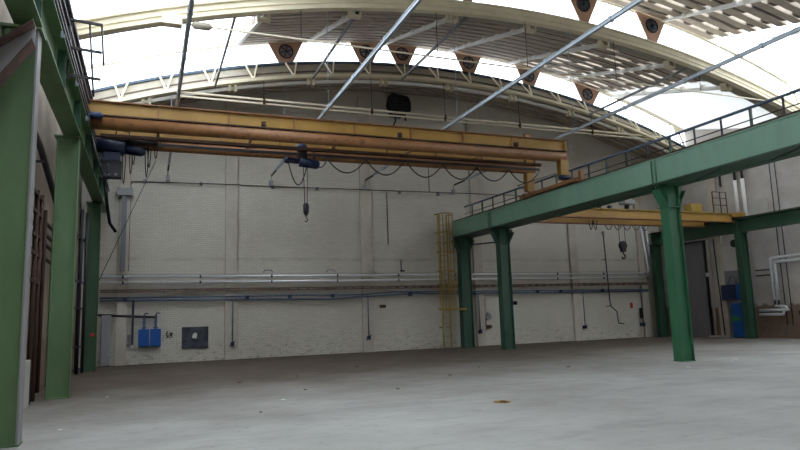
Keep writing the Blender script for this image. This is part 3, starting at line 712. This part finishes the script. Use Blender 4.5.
t = thing('dark_pipe', (-.6, W-.1, 1.9), 'dark steel pipe branching left from the blue wall boxes to the corner', 'pipe')
MB().tube([(-1.8, W-.16, 2.0), (.35, W-.16, 1.85)], .05, 8).build('pipe', M['dark'], t)
MB().box(-.55, -.46, W-.22, W-.12, .75, 2.5).build('upright', M['dark'], t)
t = thing('switch_box', (-.8, W-.1, 1.0), 'small grey switch boxes with conduits left of the blue wall boxes', 'switch box')
MB().box(-.95, -.78, W-.14, W, 1.15, 1.42).build('box', M['grey'], t, .01)
MB().box(-.68, -.58, W-.14, W, .95, 1.2).build('box', M['duct'], t, .01)
MB().tube([(-.86, W-.08, 1.42), (-.86, W-.08, 3.5)], .02, 6).build('conduit', M['duct'], t)
MB().tube([(-.86, W-.08, 1.15), (-.84, W-.08, .95), (-.72, W-.08, .8), (-.6, W-.08, .82)], .02, 6).build('cable', M['dark'], t)
MB().disc((-.5, W-.24, .75), 'y', .06, .05, 12).build('lamp', M['paper'], t)
t = thing('tall_cabinet', (-1.42, W-.2, 0), 'tall narrow light grey cabinet in the left back corner', 'cabinet')
MB().box(-1.62, -1.28, W-.3, W, .06, 1.98).build('body', M['grey'], t, .01)
MB().box(-1.6, -1.3, W-.315, W-.3, .1, 1.94).build('door', M['grey'], t, .004)
MB().box(-1.62, -1.28, W-.3, W, 0, .06).build('plinth', M['dark'], t)
t = thing('notice_board', (1.85, W-.03, .6), 'square dark board with a pale scrap in its middle on the white brick wall', 'notice board')
MB().box(1.33, 2.36, W-.05, W, .56, 1.42).build('board', M['board'], t)
MB().prism([(1.72, .98), (1.9, .95), (1.93, 1.12), (1.86, 1.2), (1.76, 1.13)], 'y', W-.056, W-.05).build('paper_scrap', M['paper'], t)
b = MB()
for i in range(14):
    x = .72 + random.random()*.3; z = 1.0 + random.random()*.22; q = random.random()*PI
    b.bar((x, W-.004, z), (x+.12*math.cos(q), W-.004, z+.12*math.sin(q)), .006, .035, (1,0,0))
tag(b.build('graffiti', M['rust']), 'small dark scribble on the brick between blue boxes and dark board', 'graffiti')
# middle things
t = thing('switch_gear', (15.3, W-.1, 1.2), 'round wall fitting with a small box and conduit between the two rear green columns', 'switch')
MB().tube([(14.9, W-.1, 2.75), (15.22, W-.1, 2.7), (15.22, W-.1, 1.6)], .025, 6).build('conduit', M['dark'], t)
MB().disc((15.38, W-.08, 1.42), 'y', .17, .16, 16).build('round_fitting', M['duct'], t)
MB().box(15.12, 15.55, W-.14, W, .86, 1.02).build('box', M['rust'], t, .01)
MB().tube([(15.25, W-.1, 1.5), (15.25, W-.1, 1.0)], .02, 6).build('cable', M['dark'], t)
t = thing('hook_bracket', (10.85, W-.2, 3.7), 'small dark hook bracket standing on the silver pipes', 'hook')
MB().box(10.83, 10.87, W-.32, W-.28, 3.62, 4.15).build('stem', M['dark'], t)
MB().box(10.8, 11.0, W-.34, W-.26, 3.6, 3.68).build('foot', M['dark'], t)
for x, l in ((4.75, 'left arched pipe bracket above the silver pipes'), (7.5, 'right arched pipe bracket above the silver pipes')):
    tag(MB().tube([(x-.2, W-.3, 3.6), (x-.14, W-.3, 3.7), (x+.14, W-.3, 3.7), (x+.2, W-.3, 3.6)], .025, 6).build('pipe_bracket', M['duct']), l, 'bracket')
tag(MB().box(9.85, 10.15, W-.03, W, 1.98, 2.12).build('brown_plate', M['rust']), 'small brown plate on the wall right of the middle pilaster', 'plate')
t = thing('pull_rod', (22.6, W-.2, 3), 'thin dark pull rod with a cranked foot on the right part of the back wall', 'rod')
MB().tube([(22.45, W-.35, 5.5), (22.55, W-.35, 2.0), (22.6, W-.35, 1.75), (22.95, W-.35, 1.45), (23.0, W-.35, .85), (23.35, W-.35, .8)], .03, 6).build('rod', M['dark'], t)
MB().tube([(22.45, W-.35, 5.7), (22.45, W-.35, 5.62), (22.45, W-.35, 5.45)], [.04,.09,.05], 8).build('head', M['grey'], t)
MB().bar((22.5, W-.35, 4.2), (22.5, W, 4.2), .03, .03).bar((22.6, W-.35, 1.75), (22.6, W, 1.75), .03, .03).build('wall_bracket', M['dark'], t)
tag(MB().box(24.15, 24.3, W-.06, W, 1.6, 1.9).build('fire_call_box', M['red'], None, .01), 'small red box on the right part of the back wall', 'call box')
tag(MB().box(24.62, 24.74, W-.3, W-.16, 1.05, 1.6).build('valve_box', M['dark'], None, .01), 'small dark fitting near the floor at the right end of the back wall', 'fitting')

rescale(n0)
tag(MB().bar((14.65, 27.7, 4.95), (14.86, 24.5, 4.75), .07, .07).build('cross_brace', M['dark']), 'thin dark brace between the two rear green columns', 'brace')
t = thing('column_bell', (MX+.25, 24.2, 1.95), 'small round black knob on the right side of the rear green column', 'bell')
MB().disc((MX+.3, 24.4, 2.0), 'x', .09, .12, 12).build('knob', M['black'], t)

# ---------------------------------------------------------------- right wall
R = X1
struct(MB().box(R-.06, R, 25.05, 26.75, 0, 4.95).build('door_1', M['door']))
b = MB()
b.box(R-.1, R, 24.95, 25.05, 0, 5.0); b.box(R-.1, R, 24.95, 26.85, 4.95, 5.03)
o = struct(b.build('trim_8', M['dark']))
t = thing('white_pipes', (R-.15, 22.5, 6), 'pair of white clad vertical pipes high on the right wall with dark upper ends', 'pipe')
for y in (22.2, 22.62):
    MB().tube([(R-.15, y, 5.75), (R-.15, y, 7.75)], .09, 12).build('pipe', M['white_paint'], t)
    MB().tube([(R-.15, y, 7.75), (R-.15, y, 8.6)], .06, 10).build('upper_pipe', M['dark'], t)
MB().bar((R-.15, 21.9, 8.62), (R-.15, 24.0, 8.62), .2, .16).build('bracket_beam', M['dark'], t)
MB().bar((R-.15, 23.5, 7.6), (R-.15, 23.5, 8.6), .08, .08).build('stub', M['dark'], t)
for y, l in ((20.78, 'left of two thin dark vertical conduits on the right wall by the picture edge'), (20.5, 'right of two thin dark vertical conduits on the right wall by the picture edge')):
    t = tag(MB().tube([(R-.03, y, .6), (R-.03, y, 8.6)], .02, 6).build('conduit', M['dark']), l, 'conduit')
t = thing('patch_panel', (R-.03, 21.6, 5.8), 'pale rounded patch panel on the right wall just above the runway girder', 'panel')
MB().prism([(21.05, 5.75), (22.0, 5.75), (22.0, 6.5), (21.9, 6.6), (21.15, 6.6), (21.05, 6.5)], 'x', R-.03, R).build('panel', M['concrete_plate'], t)
# silver pipe loop
for k_, dz, dy, l in ((0, 0, 0, 'outer silver clad pipe bending from the right picture edge down to the floor fittings'), (1, -.2, -.2, 'inner silver clad pipe running parallel inside the outer bend on the right wall')):
    t = thing('silver_pipe', (R-.2, 21, 1.5), l, 'pipe', 'bent silver pipes on the right wall')
    y0 = 21.15 + dy
    MB().tube([(R-.2, 12, 3.78+dz), (R-.2, y0-.1, 3.72+dz), (R-.2, y0-.02, 3.7+dz), (R-.2, y0, 3.6+dz), (R-.2, y0, 1.75), ], .075, 12).build('pipe', M['silver'], t)
    MB().tube([(R-.2, y0, 1.75), (R-.2, y0, 1.5)], .05, 10).build('valve', M['black'], t)
    zz = 1.1 + .2*k_
    MB().tube([(R-.2, y0, 1.5), (R-.2, y0-.3, 1.45), (R-.2, y0-.42, 1.3+.0*k_), (R-.2, y0-.35, zz), (R-.2, y0, zz), (R-.2, 22.0, zz)], .065, 12).build('elbow_pipe', M['silver'], t)
t = thing('round_valve', (R-.15, 19.9, 1.2), 'dark round valve low on the right wall at the picture edge', 'valve')
MB().disc((R-.25, 19.85, 1.15), 'x', .16, .06, 14).tube([(R, 19.85, 1.15), (R-.25, 19.85, 1.15)], .04, 8).build('valve', M['dark'], t)
for z, l in ((3.2, 'upper thin brown pipe between the green column and silver pipes'), (2.95, 'lower thin brown pipe between the green column and silver pipes')):
    tag(MB().tube([(R-.06, 22.1, z), (R-.06, 21.2, z)], .03, 6).build('thin_pipe', M['rust']), l, 'pipe')
t = thing('blue_cabinet', (R-.25, 23.1, 0), 'tall blue cabinet with a green mark standing by the right wall column', 'cabinet')
MB().box(R-.4, R, 22.85, 23.45, .05, 1.68).build('body', M['blue'], t, .01)
MB().box(R-.42, R-.4, 22.9, 23.4, .1, 1.64).build('door', M['blue'], t, .004)
MB().prism([(23.38, .75), (23.38, 1.1), (22.92, 1.0), (22.92, .88)], 'x', R-.424, R-.42).build('green_mark', M['greenmark'], t)
MB().box(R-.38, R, 22.87, 23.43, 0, .05).build('plinth', M['dark'], t)
MB().box(R-.44, R-.42, 22.95, 22.98, .85, 1.0).build('handle', M['dark'], t)
tag(MB().box(R-.04, R, 23.48, 23.6, .55, 1.6).build('yellow_strip', M['yellow_light']), 'narrow yellow strip on the wall left of the blue cabinet', 'strip')
t = thing('electric_box', (R-.25, 23.3, 2.0), 'dark blue electrical box with pipes above the blue cabinet', 'electrical box')
MB().box(R-.35, R, 23.0, 23.95, 1.82, 2.6).build('body', M['blue_dark'], t, .01)
MB().box(R-.42, R, 22.8, 23.0, 1.82, 2.62).build('side_panel', M['blue'], t, .01)
b = MB(); b.tube([(R-.15, 23.2, 2.6), (R-.15, 23.2, 2.95), (R-.15, 23.45, 3.05), (R-.15, 23.6, 2.85), (R-.15, 23.7, 2.6)], .06, 8); b.build('pipe_bend', M['duct'], t)
MB().box(R-.12, R, 22.9, 23.9, 2.6, 3.3).build('back_plate', M['duct'], t)
tag(MB().tube([(R-.02, 23.2, 4.65), (R-.002, 23.2, 4.65)], .2, 16).build('round_hole', M['black']), 'dark oval hole high on the right wall left of the green column', 'hole')
t = thing('down_pipe', (R-.12, 24.4, 0), 'beige vertical pipe with a dark conduit between grey door and blue cabinet', 'pipe')
MB().tube([(R-.2, 24.62, 0), (R-.2, 24.62, 5.0)], .05, 8).build('pipe', M['pilaster'], t)
MB().tube([(R-.2, 24.1, .02), (R-.2, 24.25, 5.0)], .03, 6).build('conduit', M['black'], t)
MB().box(R-.26, R-.14, 24.75, 24.87, 3.1, 3.3).build('box', M['paper'], t)
tag(MB().box(R-.4, R-.05, 23.7, 24.9, 0, .09).build('concrete_sill', M['concrete_plate']), 'pale concrete sill on the floor beside the grey door', 'sill')
# pipes and cabling in the dark corner left of the door
t = thing('corner_pipes', (26.95, 27.9, 0), 'dark vertical pipes in the far right corner behind the corner column', 'pipe')
for x in (26.85, 27.05): MB().tube([(x, 27.95, 0), (x, 27.95, 4.9)], .05, 8).build('pipe', M['purple_dark'], t)

# ---------------------------------------------------------------- left wall
t = thing('knee_brace', (-2.1, 9.9, 5.3), 'rusty brown steel brace slanting from the nearest column to the left wall', 'brace')
def fl(z0, z1): return [(-1.58, z0), (-2.55, z1), (-2.55, z1+.025), (-1.58, z0+.025)]
MB().prism(fl(5.88, 5.04), 'y', 9.68, 10.0).build('flange', M['rust_pale'], t)
MB().prism(fl(5.6, 4.1), 'y', 9.68, 10.0).build('flange', M['rust_pale'], t)
MB().prism([(-1.58, 5.62), (-2.55, 4.13), (-2.55, 5.04), (-1.58, 5.88)], 'y', 9.9, 9.92).build('web', M['grey'], t)
t = thing('rusty_pipes', (-2.4, 15, 3.2), 'cluster of rusty pipes on the left wall seen between the first two green columns', 'pipe')
for i, z in enumerate((4.25, 3.95, 3.7, 3.35)):
    MB().tube([(X0+.12, 13.0, z+.1), (X0+.12, 15.8, z), (X0+.12, 19.6, z-.05)], .045, 8).build('pipe', M['rust'], t)
for y in (14.4, 17.2): MB().tube([(X0+.22, y, .1), (X0+.22, y, 4.4)], .045, 8).build('upright', M['rust'], t)
MB().box(X0, X0+.3, 14.6, 14.7, 4.3, 4.36).build('bracket', M['rust'], t)
t = thing('steel_frame', (-2.35, 24, 0), 'dark upright pipes and bars by the left wall just before the third column', 'frame')
for x, y in ((-2.3, 23.6), (-2.15, 24.2), (-2.05, 24.9), (-2.35, 22.8), (-2.25, 25.0)): MB().tube([(x, y, 0), (x, y, 5.6)], .055, 8).build('upright', M['dark'], t)
for z in (.9, 2.2, 3.1, 4.6): MB().bar((-2.3, 22.8, z), (-2.1, 25.0, z), .05, .07).build('rail', M['purple_dark'], t)
t = thing('rusty_rack', (-2.3, 15.6, 0), 'rusty upright rack of pipes against the left wall between the first two columns', 'rack')
for y in (14.9, 15.7, 16.3): MB().tube([(-2.3, y, 0), (-2.3, y, 4.6)], .05, 8).build('upright', M['rust'], t)
for z in (2.6, 3.2, 3.6, 4.1, 4.5): MB().bar((-2.3, 14.7, z), (-2.3, 16.35, z), .06, .08).build('rail', M['rust'], t)
t = thing('dark_diagonal_pipe', (-2.3, 14, 5), 'dark pipe slanting down the left wall behind the first column', 'pipe')
MB().tube([(X0+.42, 11.5, 5.6), (X0+.42, 14.6, 5.3), (X0+.42, 17.5, 4.6), (X0+.42, 19.6, 4.2)], .07, 8).build('pipe', M['dark'], t)
MB().bar((X0, 14.6, 5.0), (X0+.5, 14.6, 5.0), .05, .05).bar((X0, 13.8, 4.7), (X0+.45, 13.8, 4.7), .05, .05).build('bracket', M['dark'], t)
t = thing('conduit_tangle', (-2.4, 22, 3), 'dark conduits with a small blue box on the left wall before the third column', 'conduit')
for i in range(5): MB().tube([(X0+.07+.02*i, 20 + .5*i, .0), (X0+.07+.02*i, 20+.5*i, 4.5+.3*i)], .05, 8).build('conduit', M['dark'], t)
MB().box(X0, X0+.3, 21.0, 21.4, 2.3, 2.9).build('box', M['blue'], t, .01)
tag(MB().box(-1.84, -1.72, 25.3, 25.36, 1.22, 1.34).build('red_button', M['red'], None, .01), 'small red button on the farthest left column', 'button')
tag(MB().box(X0, X0+.35, 13.2, 15.2, 0, .95).build('plinth_block', M['concrete_plate'], None, .02), 'low concrete block at the foot of the left wall between the first two columns', 'concrete block')

# ---------------------------------------------------------------- floor bits
random.seed(3)
bits = [(-1.22, 11.54), (-2.1, 17.6), (-.79, 16.11), (-.06, 11.12), (2.3, 17.5), (1.9, 11.6), (5.2, 13.4), (8.6, 12.8), (3.4, 14.6), (9.3, 17.2), (13.4, 13.2), (7.5, 15.5), (16.3, 14.2), (17.2, 14.1), (15.9, 14.0), (18.4, 13.8), (4.0, 18.2), (6.4, 20.1), (11.2, 15.4), (2.6, 13.1)]
lab2 = ['near the foot of the nearest column', 'left of the second column', 'in front of the second column', 'lower left foreground', 'left middle of the floor', 'lower left, right of the column', 'centre foreground', 'right of the foreground centre', 'left centre of floor', 'middle of the floor', 'foreground left of the lone column', 'centre of the floor', 'just right of the lone column', 'second right of the lone column', 'in front of the lone column', 'farther right of the lone column', 'left centre far floor', 'far centre floor', 'floor left of the lone column', 'left foreground']
for (x, y), l in zip(bits, lab2):
    s_ = random.uniform(.03, .07); a = random.random()*PI; pale = random.random() < .6
    P = [(x + s_*q*math.cos(a+w), y + s_*q*math.sin(a+w)) for w, q in ((0,1), (1.1,.7), (2.4,1.1), (3.6,.6), (5,1))]
    tag(MB().prism(P, 'z', .0, .012).build('debris_scrap', M['paper' if pale else 'rust']), ('pale paper scrap' if pale else 'small brown chip') + ' on the concrete, ' + l, 'debris', 'litter on the floor')
t = thing('drain_cover', (6.0, 10.3, 0), 'small round ochre stained metal cover in the floor in the right foreground', 'floor cover')
MB().tube([(6.0, 10.3, 0), (6.0, 10.3, .012)], .15, 20).build('ring', M['brass'], t)
MB().tube([(6.0, 10.27, .012), (6.0, 10.27, .02)], .07, 16).build('cover', M['rust'], t)

# ---------------------------------------------------------------- camera
f = 633.68; yaw, pitch, roll = .38115701, .14214098, -.03247107
cy, sy, cp, sp, cr, sr = math.cos(yaw), math.sin(yaw), math.cos(pitch), math.sin(pitch), math.cos(roll), math.sin(roll)
F = Vector((sy*cp, cy*cp, sp)); Rt = Vector((cy, -sy, 0)); U = Rt.cross(F)
R2 = Rt*cr + U*sr; U2 = -Rt*sr + U*cr
cd = bpy.data.cameras.new('camera'); cam = bpy.data.objects.new('camera', cd); COL.objects.link(cam)
cd.sensor_width = 36; cd.lens = f * 36 / 800; cd.clip_end = 300
m4 = Matrix.Identity(4)
for i in range(3): m4[i][0] = R2[i]; m4[i][1] = U2[i]; m4[i][2] = -F[i]; m4[i][3] = (0, 0, 1.6)[i]
cam.matrix_world = m4; S.camera = cam

# ---------------------------------------------------------------- light
w = bpy.data.worlds.new('overcast'); S.world = w; w.use_nodes = True; nt = w.node_tree
bg = nt.nodes['Background']; bg.inputs[0].default_value = (.93, .97, 1, 1); bg.inputs[1].default_value = 5.0
S.view_settings.view_transform = 'Standard'; S.view_settings.look = 'None'; S.view_settings.gamma = 1
S.view_settings.use_curve_mapping = False; S.view_settings.exposure = 0.0
